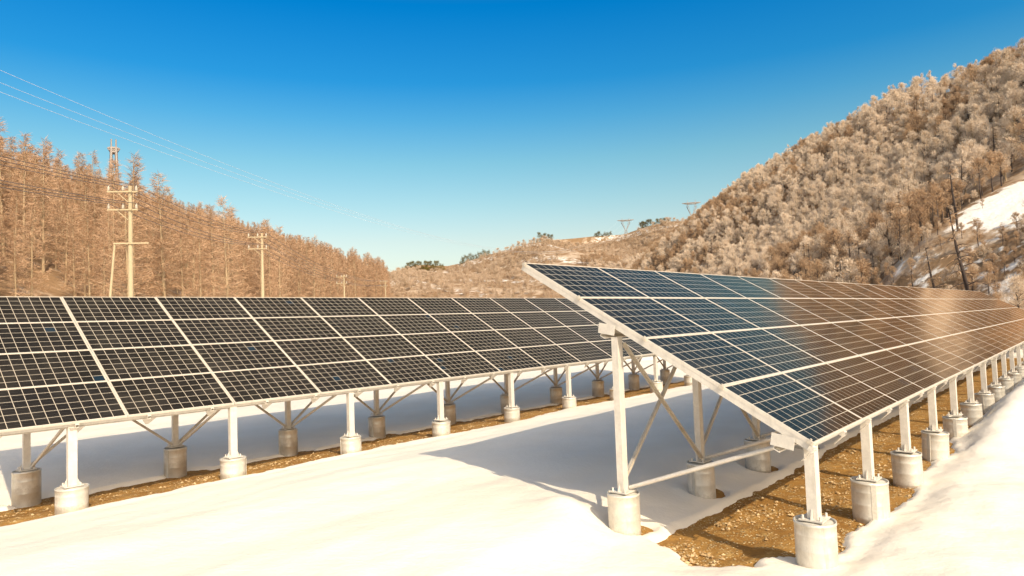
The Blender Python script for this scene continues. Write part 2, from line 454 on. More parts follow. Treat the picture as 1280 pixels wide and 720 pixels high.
# everything sinks at the sheet's border, below the far ground
border = np.minimum.reduce([S + 16, 60 - S, T + 12, 30 - T])
sink = 1 - sstep(border, 0.0, 4.0)
def grid_quads(a, b):
    i, j = np.meshgrid(np.arange(a - 1), np.arange(b - 1), indexing='ij')
    q = np.stack([i * b + j, (i + 1) * b + j, (i + 1) * b + j + 1, i * b + j + 1], -1)
    return q.reshape(-1, 4)
Q = grid_quads(len(s_ax), len(t_ax))
def sheet(name, Z, mat, keep=None):
    q = Q if keep is None else Q[keep]
    me = np_mesh(name, np.stack([X, Y, Z], -1).reshape(-1, 3), q, mat)
    o = bpy.data.objects.new(name, me); COL.objects.link(o); return o
GZ = G + 0.012 * fbm(S * 6, T * 6, 3)
set_props(sheet('ground', GZ - 1.0 * sink - 0.02, M_GRAVEL), 'brown gravel ground laid bare under the low edges of the solar arrays', 'ground', kind='structure')
qd = D.reshape(-1)[Q].max(axis=1)
set_props(sheet('snow', SZ - 1.0 * sink, M_SNOW, qd > -0.08), 'sunlit white snow covering the field between the two solar arrays', 'snow', kind='structure')

# loose stones on the bare strips
def stones():
    r = np.random.default_rng(11); V = []; F = []
    base = np.array([(1, 0, 0), (-1, 0, 0), (0, 1, 0), (0, -1, 0), (0, 0, 1), (0, 0, -1)], float)
    tri = np.array([(0, 2, 4), (2, 1, 4), (1, 3, 4), (3, 0, 4), (2, 0, 5), (1, 2, 5), (3, 1, 5), (0, 3, 5)])
    n = 9000
    ss = np.where(r.random(n) < 0.72, r.random(n) ** 1.5 * 16 - 0.5, r.random(n) ** 1.2 * 16 - 5)
    first = ss; left = r.random(n) < 0.3
    s = np.where(left, r.random(n) * 16 + DS - 3, r.random(n) ** 1.7 * 16 - 0.4)
    t = np.where(left, DT + r.random(n) * 1.9 - 0.1, r.random(n) * 1.75 - 0.1)
    d = snow_field(s, t); ok = (d < 0.03) & (fbm(s * 1.6, t * 1.6, 3) + r.uniform(-.6, .6, n) > 0.05)
    s, t = s[ok], t[ok]; gz = ground_z(s, t); x, y = world_st(s, t)
    k = 0
    for i in range(len(s)):
        rad = 0.008 + 0.022 * r.random() ** 3
        p = base * (rad * (0.6 + 0.8 * r.random((6, 1)))) * np.array([1.2, 1, 0.7])
        a = r.random() * 6.28; ca, sa = math.cos(a), math.sin(a)
        p = np.stack([p[:, 0] * ca - p[:, 1] * sa, p[:, 0] * sa + p[:, 1] * ca, p[:, 2]], -1)
        V.append(p + np.array([x[i], y[i], gz[i] - 0.012])); F.append(tri + k); k += 6
    me = np_mesh('gravel_stones', np.concatenate(V), np.concatenate(F), M_STONE, False)
    o = bpy.data.objects.new('gravel_stones', me); COL.objects.link(o)
    set_props(o, 'pale loose stones strewn over the bare brown gravel strips', 'gravel', kind='stuff')
stones()

# ------------------------------------------------------------------ hills
FAR_AZ = np.radians([-60, -20, -10.9, -8.2, -5.5, -2.7, 0.1, 2.9, 5.7, 7.4, 9.8, 11.8, 13.8, 16.4, 20, 60])
FAR_EL = np.radians([2.0, 3.4, 3.6, 4.4, 4.2, 4.7, 5.2, 6.1, 6.2, 6.3, 6.3, 6.6, 6.8, 6.6, 6.2, 3.0])
CLEAR = (120 * math.sin(R(39.2)), 120 * math.cos(R(39.2)))                           # snow clearing on the right slope
def clearing(x, y, k=1.0):
    ex, ey = np.asarray(x) - CLEAR[0], np.asarray(y) - CLEAR[1]; ca, sa = math.cos(R(39.0)), math.sin(R(39.0))
    a = (ex * ca - ey * sa) / 12.0; b = (ex * sa + ey * ca) / 11.0 - 0.35 * a
    return 1 - sstep(np.hypot(a, b), 0.7 * min(k, 1), 1.15 * k)
def hill_z(x, y):
    x = np.asarray(x, float); y = np.asarray(y, float)
    r = np.hypot(x, y); az = np.arctan2(x, np.maximum(y, 1e-3))
    n = fbm(x * 0.012, y * 0.012, 4)
    z0 = -0.55 + 0.0 * x + 7.0 * sstep(y, 140, 420) + 1.6 * sstep(r, 25, 60)
    # left wooded slope
    fl = -x - 40 + 4 * n
    L = 0.47 * np.maximum(fl, 0); L = np.where(L > 42, 42 + 12 * (1 - np.exp(-(L - 42) / 12)), L)
    L = L * (1 - 0.13 * sstep(y, 110, 200)) * (1 - 0.22 * sstep(y, 380, 520)) * (1 - 0.6 * sstep(y, 430, 560)) * sstep(y, -120, 0)
    # right steep slope
    fr = x - 47 + 5 * n
    Rr = 0.80 * np.maximum(fr, 0) * (1 + 0.0 * y); Rr = np.where(Rr > 50, 50 + (66 - 50) * (1 - np.exp(-(Rr - 50) / 16)), Rr)
    ex, ey = x - CLEAR[0], y - CLEAR[1]
    w = clearing(x, y, 1.9); Rr = np.where(w > 0, Rr * (1 - w) + w * (18.6 + 0.42 * ex + 0.26 * ey), Rr)
    Rr = Rr * (1 + 0.08 * n + 0.075 * (1 - sstep(y, 130, 300)) * sstep(x, 75, 120)) * (1 - 0.55 * sstep(y, 315, 430)) * sstep(y, -160, -20)
    # far ridge closing the valley, with folds
    rid = 690.0; he = CAM_H + rid * np.tan(np.interp(az, FAR_AZ, FAR_EL))
    fold = 1 + 0.10 * np.sin(az * 26 + r * 0.012)
    F = he * np.clip((r - 330) / (rid - 330), 0, 1) ** 0.9 * fold
    F = np.where(r > rid, he * (1 - 0.5 * sstep(r, rid, rid + 500)), np.minimum(F, he))
    F = F + 3 * n * sstep(r, 340, 450) * (1 - sstep(r, 560, 660))
    z = np.maximum(np.maximum(L, Rr), np.maximum(F, 0)) + z0
    return z

ra = np.concatenate([np.linspace(8, 60, 27)[:-1], np.linspace(60, 240, 91)[:-1], np.linspace(240, 760, 120)[:-1], np.linspace(760, 2500, 18)])
aa = np.concatenate([np.linspace(-180, -60, 25)[:-1], np.linspace(-60, 60, 241)[:-1], np.linspace(60, 180, 25)])
RA, AA = np.meshgrid(ra, np.radians(aa), indexing='ij')
HX, HY = RA * np.sin(AA), RA * np.cos(AA)
HZ = hill_z(HX, HY)
sn = np.maximum(clearing(HX, HY), (1 - sstep(np.abs(HX + 2) / 46, 0.8, 1.0)) * (1 - sstep(RA, 200, 300)))
band = sstep(np.degrees(AA), 26, 30) * (1 - sstep(RA, 108, 122)) * sstep(RA, 55, 65)
sn = np.maximum(sn, 0.30 * band)
sn = np.maximum(sn, 0.38 * sstep(RA, 330, 420) * sstep(fbm(HX * .035 + HY * .02, HY * .006, 3), 0.15, 0.6))
me = np_mesh('hills', np.stack([HX, HY, HZ], -1).reshape(-1, 3), grid_quads(len(ra), len(aa))[:, ::-1], M_HILL)
at = me.attributes.new('snow', 'FLOAT', 'POINT'); at.data.foreach_set('value', sn.reshape(-1).astype(np.float32))
ho = bpy.data.objects.new('hills', me); COL.objects.link(ho)
set_props(ho, 'brown and snowy valley sides rising behind the solar arrays', 'hills', kind='structure')

# ------------------------------------------------------------------ solar arrays
glass_mb = MB()
glass_mb.cm = 0; glass_mb.add([(-PW/2+.006, -PH/2+.006, 0), (PW/2-.006, -PH/2+.006, 0), (PW/2-.006, PH/2-.006, 0), (-PW/2+.006, PH/2-.006, 0)], [(0, 1, 2, 3)])
glass_mb.cm = 1; glass_mb.add([(-PW/2+.006, -PH/2+.006, -.006), (PW/2-.006, -PH/2+.006, -.006), (PW/2-.006, PH/2-.006, -.006), (-PW/2+.006, PH/2-.006, -.006)], [(3, 2, 1, 0)])
ME_GLASS = glass_mb.mesh('solar_panel', [M_GLASS, M_BACK])
fr = MB()
fw, fz0, fz1 = 0.010, -0.034, 0.003
for sx in (-1, 1): fr.box(sx * (PW/2 - fw/2), 0, (fz0+fz1)/2, fw, PH, fz1-fz0)
for sy in (-1, 1): fr.box(0, sy * (PH/2 - fw/2), (fz0+fz1)/2, PW - 2*fw, fw, fz1-fz0)
ME_FRAME = fr.mesh('panel_frame', M_FRAME)

ct, st_ = math.cos(TILT), math.sin(TILT)
def on_plane(s, v, n=0.0):
    """array-local point: s along the row, v up the slope, n off the panel plane"""
    return Vector((s, v * ct - n * st_, ZB + v * st_ + n * ct))

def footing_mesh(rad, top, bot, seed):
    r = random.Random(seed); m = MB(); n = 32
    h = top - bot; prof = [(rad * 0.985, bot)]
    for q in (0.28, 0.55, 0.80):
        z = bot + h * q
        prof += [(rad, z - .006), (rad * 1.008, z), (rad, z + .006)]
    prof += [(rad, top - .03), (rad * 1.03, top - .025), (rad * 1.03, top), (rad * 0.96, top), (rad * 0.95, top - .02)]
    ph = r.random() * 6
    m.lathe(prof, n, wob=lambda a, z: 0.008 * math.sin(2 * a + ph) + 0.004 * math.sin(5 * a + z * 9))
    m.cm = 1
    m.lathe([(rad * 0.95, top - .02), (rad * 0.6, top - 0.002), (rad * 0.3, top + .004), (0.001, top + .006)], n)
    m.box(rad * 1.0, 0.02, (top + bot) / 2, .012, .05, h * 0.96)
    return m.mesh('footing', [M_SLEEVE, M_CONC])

def base_plate_mesh(top):
    m = MB(); m.box(0, 0, top + .016, .24, .22, .014)
    for sx in (-1, 1):
        for sy in (-1, 1):
            m.tube([(sx*.09, sy*.08, top + .02), (sx*.09, sy*.08, top + .06)], .012, 6)
        m.add([(sx*.065, -.006, top+.023), (sx*.11, -.006, top+.023), (sx*.065, -.006, top+.12),
               (sx*.065, .006, top+.023), (sx*.11, .006, top+.023), (sx*.065, .006, top+.12)],
              [(0, 1, 2), (5, 4, 3), (0, 3, 4, 1), (1, 4, 5, 2), (2, 5, 3, 0)])
    return m.mesh('base_plate', M_STEEL)

def build_array(name, org, s0, ncol, front, rear, top_f, top_r, rad, pw, label, bot_f, bot_r, gap_after=None):
    root = empty(name, org, AZ, label=label, cat='solar array')
    pv = 4.03 / 4
    for c in range(ncol):
        for r_ in range(4):
            s = s0 + (c + 0.5) * 1.66
            p = put('solar_panel', ME_GLASS, root, on_plane(s + random.uniform(-.002, .002), (r_ + 0.5) * pv, random.uniform(-.001, .001)))
            p.rotation_euler = (TILT + R(random.uniform(-.12, .12)), R(random.uniform(-.1, .1)), 0)
            put('panel_frame', ME_FRAME, p)
    s1 = s0 + ncol * 1.66
    nrm = Vector((0, -st_, ct))
    # rafters up the slope; the low end shows as a tapered tab under the panel edge
    def rafter(tab):
        m = MB()
        m.channel(on_plane(0, -0.02, -.066), on_plane(0, 4.02, -.066), .05, .06, up=nrm)
        if tab:
            a = [on_plane(-.10, -.018, -.085), on_plane(.10, -.018, -.085), on_plane(.02, .02, -.215), on_plane(-.02, .02, -.215)]
            b = [q + Vector((0, .012, 0)) for q in a]
            m.add(a + b, [(0, 1, 2, 3), (7, 6, 5, 4), (0, 4, 5, 1), (1, 5, 6, 2), (2, 6, 7, 3), (3, 7, 4, 0)])
        return m.mesh('rafter', M_STEEL)
    rf = rafter(True)
    st = [s0 + 0.032] + [s0 + 0.032 + 0.97 * k for k in range(1, int((ncol * 1.66 - 0.3) / 0.97) + 1)] + [s1 - 0.032]
    for s in st: put('rafter', rf, root, (s, 0, 0))
    # purlins along the row under the rafters, carried by the posts
    vf, vr = 0.26, 2.18 / ct
    for v in (vf, vr):
        c = on_plane(0, v, -.098 - .082)
        m = MB(); m.channel(Vector((s0 - 0.02, c.y, c.z)), Vector((s1 + 0.02, c.y, c.z)), .07, .16, up=nrm)
        for q in (s0 - 0.024, s1 + 0.024):
            m.beam((q - .004, c.y - .03, c.z + .025), (q + .004, c.y - .03, c.z + .025), .22, .12, up=Vector((0, -.17, 1)).normalized())
        m.build('purlin', M_STEEL, root)
    m = MB(); c = on_plane(0, .02, -.06)
    m.beam((s0, c.y + .012, c.z), (s1, c.y + .012, c.z), .012, .05, up=nrm)
    m.build('edge_rail', M_STEEL, root)
    m = MB(); m.box(0, 0, 0, .03, .05, .035); m.tube([(0, 0, .015), (0, 0, .034)], .011, 6)
    mc = m.mesh('end_clamp', M_BRACE)
    for s in (s0 - .012, s1 + .012):
        for k in range(5):
            q = put('end_clamp', mc, root, on_plane(s, min(max(k * pv, .04), 3.99), -.008)); q.rotation_euler = (TILT, 0, 0)
    def posts(stn, t, top, rad, w, d, zt, bot, seed):
        for k, s in enumerate(stn):
            if k == 0:
                m = MB(); m.channel((0, 0, top + .02), (0, 0, zt), w, d, .008, up=(0, 1, 0), flip=-1)
                po = m.build('post', M_STEEL, root, (s, t, 0))
                for q in (-1, 1): pass
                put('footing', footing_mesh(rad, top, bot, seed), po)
                put('base_plate', base_plate_mesh(top), po)
            else:
                c_ = copy_tree(po, root, (s, t, 0))
                dz = random.uniform(-.03, .03)
                for ch in c_.children:
                    if ch.name.startswith('footing'): ch.rotation_euler = (R(random.uniform(-1.5, 1.5)), R(random.uniform(-1.5, 1.5)), random.uniform(-.5, .5) + math.pi * random.randint(0, 1)); ch.location = (0, 0, min(0, dz) - .004); ch.scale = (random.uniform(.96, 1.05),) * 2 + (1,)
    zf = on_plane(0, 0.12 / ct, -.105).z; zr = on_plane(0, vr, -.26).z
    posts(front, 0.12, top_f, rad, pw, pw * 0.8, zf, bot_f, 1)
    posts(rear, 2.18, top_r, rad * 0.97, pw * 0.85, pw * 0.7, zr, bot_r, 2)
    # strut: rear footing up to the low purlin; cross braces between the rear posts
    m = MB(); c = on_plane(0, vf, -.27)
    m.tube([(0.06, 2.12, top_r + .05), (0.09, c.y + .03, c.z + .02)], .024, 10)
    ms = m.mesh('strut', M_STEEL)
    for s in rear: put('strut', ms, root, (s, 0, 0))
    stp = rear[1] - rear[0]; zt = on_plane(0, vr, -.36).z
    for sg in (-1, 1):
        m = MB(); y = 2.18 + sg * 0.045
        a, b = (0.06, y, top_r + .05), (stp - .06, y, zt)
        if sg < 0: a, b = (stp - .06, y, top_r + .05), (0.06, y, zt)
        m.beam(a, b, .006, .042); m.beam(Vector(a) + Vector((0, sg * .018, .018)), Vector(b) + Vector((0, sg * .018, .018)), .036, .005)
        mb = m.mesh('cross_brace', M_BRACE)
        for s in rear[:-1]: put('cross_brace', mb, root, (s, 0, 0))
    return root

arr_r = build_array('solar_array', OR_, 0.0, NR, POSTS_R, REAR_R, 0.43, 0.43, 0.190, 0.12,
    'right hand tilted row of dark solar panels, nearer one, reflecting brown hillside', -0.15, -0.2)
arr_l = build_array('solar_array', OL_, -1.66, NL, POSTS_L, REAR_L, 0.28, 0.28, 0.205, 0.115,
    'left hand tilted row of black solar panels standing before the brown larch forest', -0.25, -0.5)

# ------------------------------------------------------------------ trees
def sliver(V, F, p, d, L, w):
    """one twig: a thin two-face kite along d"""
    d = d.normalized()
    x = d.cross(Vector((random.uniform(-1, 1), random.uniform(-1, 1), random.uniform(-1, 1))))
    if x.length < 1e-3: x = Vector((1, 0, 0))
    x.normalize(); k = len(V)
    V += [p, p + d * L * 0.4 + x * w / 2, p + d * L, p + d * L * 0.4 - x * w / 2]
    F.append((k, k + 1, k + 2, k + 3))

def larch_meshes(seed, h=14.0, br=2.3, dens=1.0, low=0.12, dark=False):
    random.seed(seed); t = MB()
    lean = Vector((random.uniform(-.03, .03), random.uniform(-.03, .03), 0))
    pt = lambda q: Vector((lean.x * h * q, lean.y * h * q, h * q))
    t.tube([pt(q) for q in (0, .25, .5, .75, 1.0)], [.17, .135, .095, .055, .012], 6)
    V = []; F = []
    nb = int(105 * dens)
    for i in range(nb):
        q = low + (1 - low) * (i + random.random()) / nb
        p = pt(q); a = random.random() * 6.283
        ln = br * (1.03 - q) ** 0.75 * random.uniform(.55, 1.15)
        if q < 0.3: ln *= 0.5 + 1.6 * q
        d = Vector((math.cos(a), math.sin(a), random.uniform(-.1, .4))).normalized()
        e = p + d * ln + Vector((0, 0, 0.12 * ln))
        t.tube([p, (p + e) / 2 - Vector((0, 0, .05 * ln)), e], [.03 * (1.1 - q) + .008, .018, .006], 3, cap=False)
        for k in range(int(34 * (0.4 + ln / br))):
            f = random.uniform(.15, 1.0); o = p.lerp(e, f)
            dd = d * random.uniform(.2, 1) + Vector((random.uniform(-1, 1), random.uniform(-1, 1), random.uniform(-.5, .8)))
            sliver(V, F, o, dd, random.uniform(.3, .85), random.uniform(.020, .046))
    c = MB(); c.add(V, F)
    return t.mesh('trunk', M_BARK_D if dark else M_BARK_L), c.mesh('crown', M_LARCH)

def frost_meshes(seed, h=8.0, w=3.0, dens=1.0, bark=None, low=0.25, mat=None):
    random.seed(seed); t = MB(); V = []; F = []
    top = Vector((random.uniform(-.5, .5), random.uniform(-.5, .5), h * 0.8))
    t.tube([Vector((0, 0, -.3)), top * 0.35 + Vector((.1, -.05, 0)), top * 0.7, top], [.17, .12, .07, .03], 6)
    clumps = []
    for i in range(int(22 * dens)):
        q = low + (0.99 - low) * random.random() ** .85; p = top * q
        a = random.random() * 6.283; rr = w * (math.sin(math.pi * min(1, (q * .75 + .2))) ** .7) * random.uniform(.4, 1.0)
        e = p + Vector((math.cos(a) * rr, math.sin(a) * rr, rr * random.uniform(.5, 1.3)))
        t.tube([p, p.lerp(e, .5) + Vector((0, 0, -.12)), e], [.05, .03, .012], 3, cap=False)
        clumps.append((e, random.uniform(.5, 1.1) * w * .34)); clumps.append((p.lerp(e, .6), random.uniform(.4, .8) * w * .26))
    for (c, r_) in clumps:
        for k in range(int(70)):
            v = Vector((random.gauss(0, 1), random.gauss(0, 1), random.gauss(0, 1.0))); v.normalize()
            o = c + v * r_ * random.random() ** .5
            dd = v * .7 + Vector((random.uniform(-.6, .6), random.uniform(-.6, .6), random.uniform(-.1, 1.3)))
            sliver(V, F, o, dd, random.uniform(.22, .6), random.uniform(.025, .07))
    m = MB(); m.add(V, F)
    return t.mesh('trunk', bark or M_BARK_L), m.mesh('crown', mat or M_FROST)

def pine_mesh(seed, h=9.0, w=3.2):
    random.seed(seed); t = MB(); V = []; F = []
    t.tube([(0, 0, -.5), (0, 0, h * .5), (0, 0, h)], [.18, .12, .02], 5)
    for i in range(34):
        q = random.uniform(.06, 1); a = random.random() * 6.28; rr = w * (1.1 - q) ** .6 * random.uniform(.4, 1)
        c = Vector((math.cos(a) * rr, math.sin(a) * rr, h * q))
        for k in range(45):
            v = Vector((random.gauss(0, 1), random.gauss(0, 1), random.gauss(0, .6))).normalized()
            sliver(V, F, c + v * 1.0 * random.random() ** .5, v + Vector((0, 0, .3)), random.uniform(.3, .7), random.uniform(.12, .25))
    c = MB(); c.add(V, F)
    return t.mesh('trunk', M_BARK_D), c.mesh('crown', M_PINE)

def snag_meshes(seed, h=10.5):
    random.seed(seed); t = MB(); V = []; F = []
    t.tube([(0, 0, -1), (0.05, 0, h * .3), (-.05, .05, h * .65), (0, 0, h)], [.24, .19, .13, .05], 7)
    for i in range(30):
        q = random.uniform(.3, .99); p = Vector((0, 0, h * q)); a = random.random() * 6.283
        ln = 2.6 * (1.25 - q) * random.uniform(.5, 1.1)
        e = p + Vector((math.cos(a) * ln, math.sin(a) * ln, -ln * random.uniform(-.1, .55)))
        m = p.lerp(e, .5) + Vector((0, 0, .12 * ln))
        t.tube([p, m, e], [.05, .035, .012], 4, cap=False)
        for k in range(13):
            o = m.lerp(e, random.random()) if k % 2 else p.lerp(m, random.uniform(.3, 1))
            sliver(V, F, o, (e - p).normalized() + Vector((random.uniform(-.9, .9), random.uniform(-.9, .9), random.uniform(-1.0, .4))), random.uniform(.3, .9), random.uniform(.03, .06))
    c = MB(); c.add(V, F)
    return t.mesh('trunk', M_BARK_D), c.mesh('crown', M_BROWN)

LAR = [larch_meshes(20 + i, 14, random.Random(i).uniform(2.6, 3.4)) for i in range(5)]
FRO = [frost_meshes(40 + i, random.Random(i).uniform(8.0, 10.5), random.Random(i + 9).uniform(1.7, 2.4), 1.0, M_BARK_D if i % 2 else None, .3) for i in range(5)]
BRN = [frost_meshes(50 + i, 9.5, 1.9, .9, M_BARK_D, .3, M_BROWN) for i in range(2)]
DRK = [frost_meshes(60 + i, 10.5, 1.8, 0.7, M_BARK_D, .3) for i in range(2)]
SNAG = [snag_meshes(90 + i) for i in range(3)]
SCR = [frost_meshes(70 + i, 5.0, 2.4, 0.8, M_BARK_L, .02, M_SCRUB) for i in range(2)]
PIN = [pine_mesh(80 + i) for i in range(2)]
random.seed(99)

def tree(name, meshes, x, y, sc, label, cat, group=None, z=None, rz=None, lean=None):
    zz = float(hill_z(x, y)) - 0.15 if z is None else z
    o = empty(name, (x, y, zz), rz if rz is not None else random.uniform(0, 6.28), label=label, cat=cat, group=group)
    o.scale = (sc * random.uniform(.88, 1.12), sc * random.uniform(.88, 1.12), sc)
    if lean: o.rotation_euler = (lean[0], lean[1], 0.0 if rz is None else rz)
    put('trunk', meshes[0], o); put('crown', meshes[1], o)
    return o

def polar(azd, d): return d * math.sin(R(azd)), d * math.cos(R(azd))

def scatter(x0, x1, y0, y1, sp, seed, keep):
    r = np.random.default_rng(seed)
    gx, gy = np.meshgrid(np.arange(x0, x1, sp), np.arange(y0, y1, sp), indexing='ij')
    p = np.stack([gx.ravel(), gy.ravel()], -1) + r.uniform(-.48, .48, (gx.size, 2)) * sp
    return p[keep(p[:, 0], p[:, 1])]

def gn_forest(name, pts, meshes_objs, label, cat, smin, smax, seed, mult=None):
    """uncountable far wood: points carrying copies of a standing tree"""
    r = np.random.default_rng(seed); which = r.integers(0, len(meshes_objs), len(pts))
    for w, (ot, oc) in enumerate(meshes_objs):
        p = pts[which == w]
        if not len(p): continue
        z = hill_z(p[:, 0], p[:, 1]) - 0.15
        me = bpy.data.meshes.new(name); me.vertices.add(len(p))
        me.vertices.foreach_set('co', np.column_stack([p, z]).astype(np.float32).ravel())
        for nm, val in (('size', r.uniform(smin, smax, len(p)) * (1.0 if mult is None else mult(p))), ('turn', r.uniform(0, 6.28, len(p)))):
            a = me.attributes.new(nm, 'FLOAT', 'POINT'); a.data.foreach_set('value', val.astype(np.float32))
        o = bpy.data.objects.new(name, me); COL.objects.link(o)
        set_props(o, label, cat, kind='stuff')
        ng = bpy.data.node_groups.new(name, 'GeometryNodeTree')
        ng.interface.new_socket('Geometry', in_out='INPUT', socket_type='NodeSocketGeometry')
        ng.interface.new_socket('Geometry', in_out='OUTPUT', socket_type='NodeSocketGeometry')
        n = ng.nodes; l = ng.links
        gi = n.new('NodeGroupInput'); go = n.new('NodeGroupOutput'); ip = n.new('GeometryNodeInstanceOnPoints'); jn = n.new('GeometryNodeJoinGeometry')
        for ob in (ot, oc):
            q = n.new('GeometryNodeObjectInfo'); q.inputs['Object'].default_value = ob; q.inputs['As Instance'].default_value = False
            l.new(q.outputs['Geometry'], jn.inputs[0])
        def attr(nm):
            q = n.new('GeometryNodeInputNamedAttribute'); q.data_type = 'FLOAT'; q.inputs['Name'].default_value = nm
            return [s for s in q.outputs if s.name == 'Attribute' and s.enabled][0]
        cx = n.new('ShaderNodeCombineXYZ'); l.new(attr('turn'), cx.inputs[2])
        g2i = n.new('GeometryNodeGeometryToInstance'); l.new(jn.outputs[0], g2i.inputs[0])
        l.new(gi.outputs[0], ip.inputs['Points']); l.new(g2i.outputs[0], ip.inputs['Instance'])
        l.new(cx.outputs[0], ip.inputs['Rotation']); l.new(attr('size'), ip.inputs['Scale'])
        l.new(ip.outputs[0], go.inputs[0])
        mod = o.modifiers.new('forest', 'NODES'); mod.node_group = ng

def in_view(x, y, lo=-43, hi=43):
    a = np.degrees(np.arctan2(x, y)); return (a > lo) & (a < hi)

# left larch forest
P = scatter(-165, -43, 30, 430, 4.7, 5, lambda x, y: in_view(x, y, -44, -10.7) & (-x - 41 + 3 * np.sin(y * .1) > 0))
dist = np.hypot(P[:, 0], P[:, 1]); P = P[np.argsort(dist)]
near_l = []
for i, (x, y) in enumerate(P[:285]):
    foot = -x < 60
    lab = ('bare brown larch with a pale trunk in the front belt of the left forest' if foot else
           'bare brown larch higher up the slope within the left forest')
    m = LAR[i % 5]
    near_l.append(tree('larch_tree', m, x, y, random.choice((.7, .85, .95, 1.0, 1.1, 1.25)) * random.uniform(.93, 1.07) * (0.96 if x / y < -0.62 else 1.12 if foot else 1.0), lab, 'larch tree', 'larches at the foot of the left hill' if foot else 'larches up the left hill'))
tmpl = [(o.children[0], o.children[1]) for o in near_l[:5]]
gn_forest('larch_forest', P[285:], tmpl, 'far brown larch wood covering the left hill up to its ridge', 'forest', .62, 1.05, 31, lambda p: 1.0 + 0.38 * (1 - sstep(-p[:, 0], 60, 105)))
# tall single larches that break the skyline
x, y = polar(-29.95, 82); tree('larch_tree', LAR[0], x, y, 1.22, 'tallest brown larch rising just behind the nearest utility pole', 'larch tree', z=-0.3 + float(hill_z(x, y)))
x, y = polar(-23.1, 92); tree('larch_tree', LAR[2], x, y, 1.32, 'tall broad brown larch standing above its neighbours between the two utility poles', 'larch tree')
x, y = polar(-25.1, 93); tree('larch_tree', LAR[1], x, y, 1.22, 'slender pointed larch just left of the tall broad larch', 'larch tree')
x, y = polar(-19.3, 100); tree('larch_tree', LAR[3], x, y, 1.15, 'pointed larch just right of the second utility pole', 'larch tree')

x, y = polar(-16.7, 118); tree('larch_tree', LAR[4], x, y, 1.2, 'pointed larch standing above the forest edge left of the third small utility pole', 'larch tree')
x, y = polar(-13.2, 150); tree('larch_tree', LAR[0], x, y, 1.25, 'last tall larch where the left forest drops to the valley', 'larch tree')
# right hill: frosted broadleaf trees
P = scatter(46, 136, 34, 470, 2.9, 8, lambda x, y: in_view(x, y, 4, 46) & (x - 49 + 3 * np.sin(y * .13) > 0) & ((clearing(x, y) < .3) | (np.random.default_rng(6).random(x.shape) < .10)))
thin = (np.degrees(np.arctan2(P[:, 0], P[:, 1])) > 28) & (np.hypot(P[:, 0], P[:, 1]) < 116)
P = P[~thin | (np.random.default_rng(2).random(len(P)) < .6)]
P = P[np.argsort(np.hypot(P[:, 0], P[:, 1]))]
kind_r = fbm(P[:, 0] * .045, P[:, 1] * .045, 3) + np.random.default_rng(4).uniform(-.35, .35, len(P))
kind_r = kind_r + 0.42 * (1 - sstep(P[:, 0], 50, 112))
near_r, near_b = [], []
for i, (x, y) in enumerate(P[:285]):
    foot = x < 62
    thin = math.degrees(math.atan2(x, y)) > 28 and math.hypot(x, y) < 116
    sc = random.uniform(.10, .22) if float(clearing(x, y)) > .3 else random.uniform(.22, .5) if thin else random.uniform(.5, 1.05)
    if i % 11 == 5 and not thin:
        tree('bare_tree', SNAG[i % 3], x, y, random.uniform(.55, .85), 'dark thin leafless trunk standing among the frosted trees near the foot of the right hill', 'bare tree', 'dark trunks on the right hill')
        continue
    if kind_r[i] > .33:
        near_b.append(tree('bare_tree', BRN[i % 2], x, y, sc, 'brown leafless tree without frost among the frosted trees of the right hillside', 'bare tree', 'brown trees on the right hill'))
        continue
    m = DRK[i % 2] if i % 4 == 0 else FRO[i % 5]
    lab = ('pale frosted bare tree at the foot of the steep right hillside' if foot else
           'pale frosted bare tree higher on the steep right hillside')
    near_r.append(tree('frosted_tree', m, x, y, sc, lab, 'frosted tree', 'frosted trees at the foot of the right hill' if foot else 'frosted trees up the right hill'))
far_k = kind_r[285:]; Pf = P[285:]
gn_forest('frosted_forest', Pf[far_k <= .33], [(o.children[0], o.children[1]) for o in near_r[:9]], 'pale frosted wood covering the steep right hill up to its ridge', 'forest', .45, 1.0, 33)
gn_forest('brown_forest', Pf[far_k > .33], [(o.children[0], o.children[1]) for o in near_b[:2]], 'patches of brown leafless wood among the frosted wood on the right hill', 'forest', .45, .95, 37)

# low brush on the open bank below and across the snow clearing
PB = scatter(34, 92, 50, 112, 1.7, 15, lambda x, y: in_view(x, y, 27, 46) & (np.hypot(x, y) > 68) & (np.hypot(x, y) < 126) & ((clearing(x, y) < .35) | (np.random.default_rng(9).random(x.shape) < .09)) & (fbm(x * .15, y * .15, 3) < .35))
gn_forest('hillside_brush', PB, [(near_r[0].children[0], near_r[0].children[1]), (near_b[0].children[0], near_b[0].children[1]), (near_r[1].children[0], near_r[1].children[1])], 'low tangled brush on the open bank around the snow clearing on the right hill', 'brush', .10, .36, 41)

# dark leaning trunks along the foot of the right hill
for azd, d, sc, ln, lab in [(34.7, 78, 1.05, -.16, 'tallest dark leaning trunk, rightmost of the five below the snow clearing'),
                            (32.75, 80, .72, -.15, 'dark leaning trunk second from the right below the snow clearing'),
                            (31.3, 80, .50, -.08, 'middle one of the five dark leaning trunks behind the right array'),
                            (30.05, 82, .42, -.12, 'short dark leaning trunk second from the left behind the right array'),
                            (28.75, 84, .40, -.14, 'leftmost short dark leaning trunk behind the right array')]:
    x, y = polar(azd, d); tree('bare_tree', SNAG[int(d) % 3], x, y, sc, lab, 'bare tree', lean=(0.0, ln), rz=0.0)
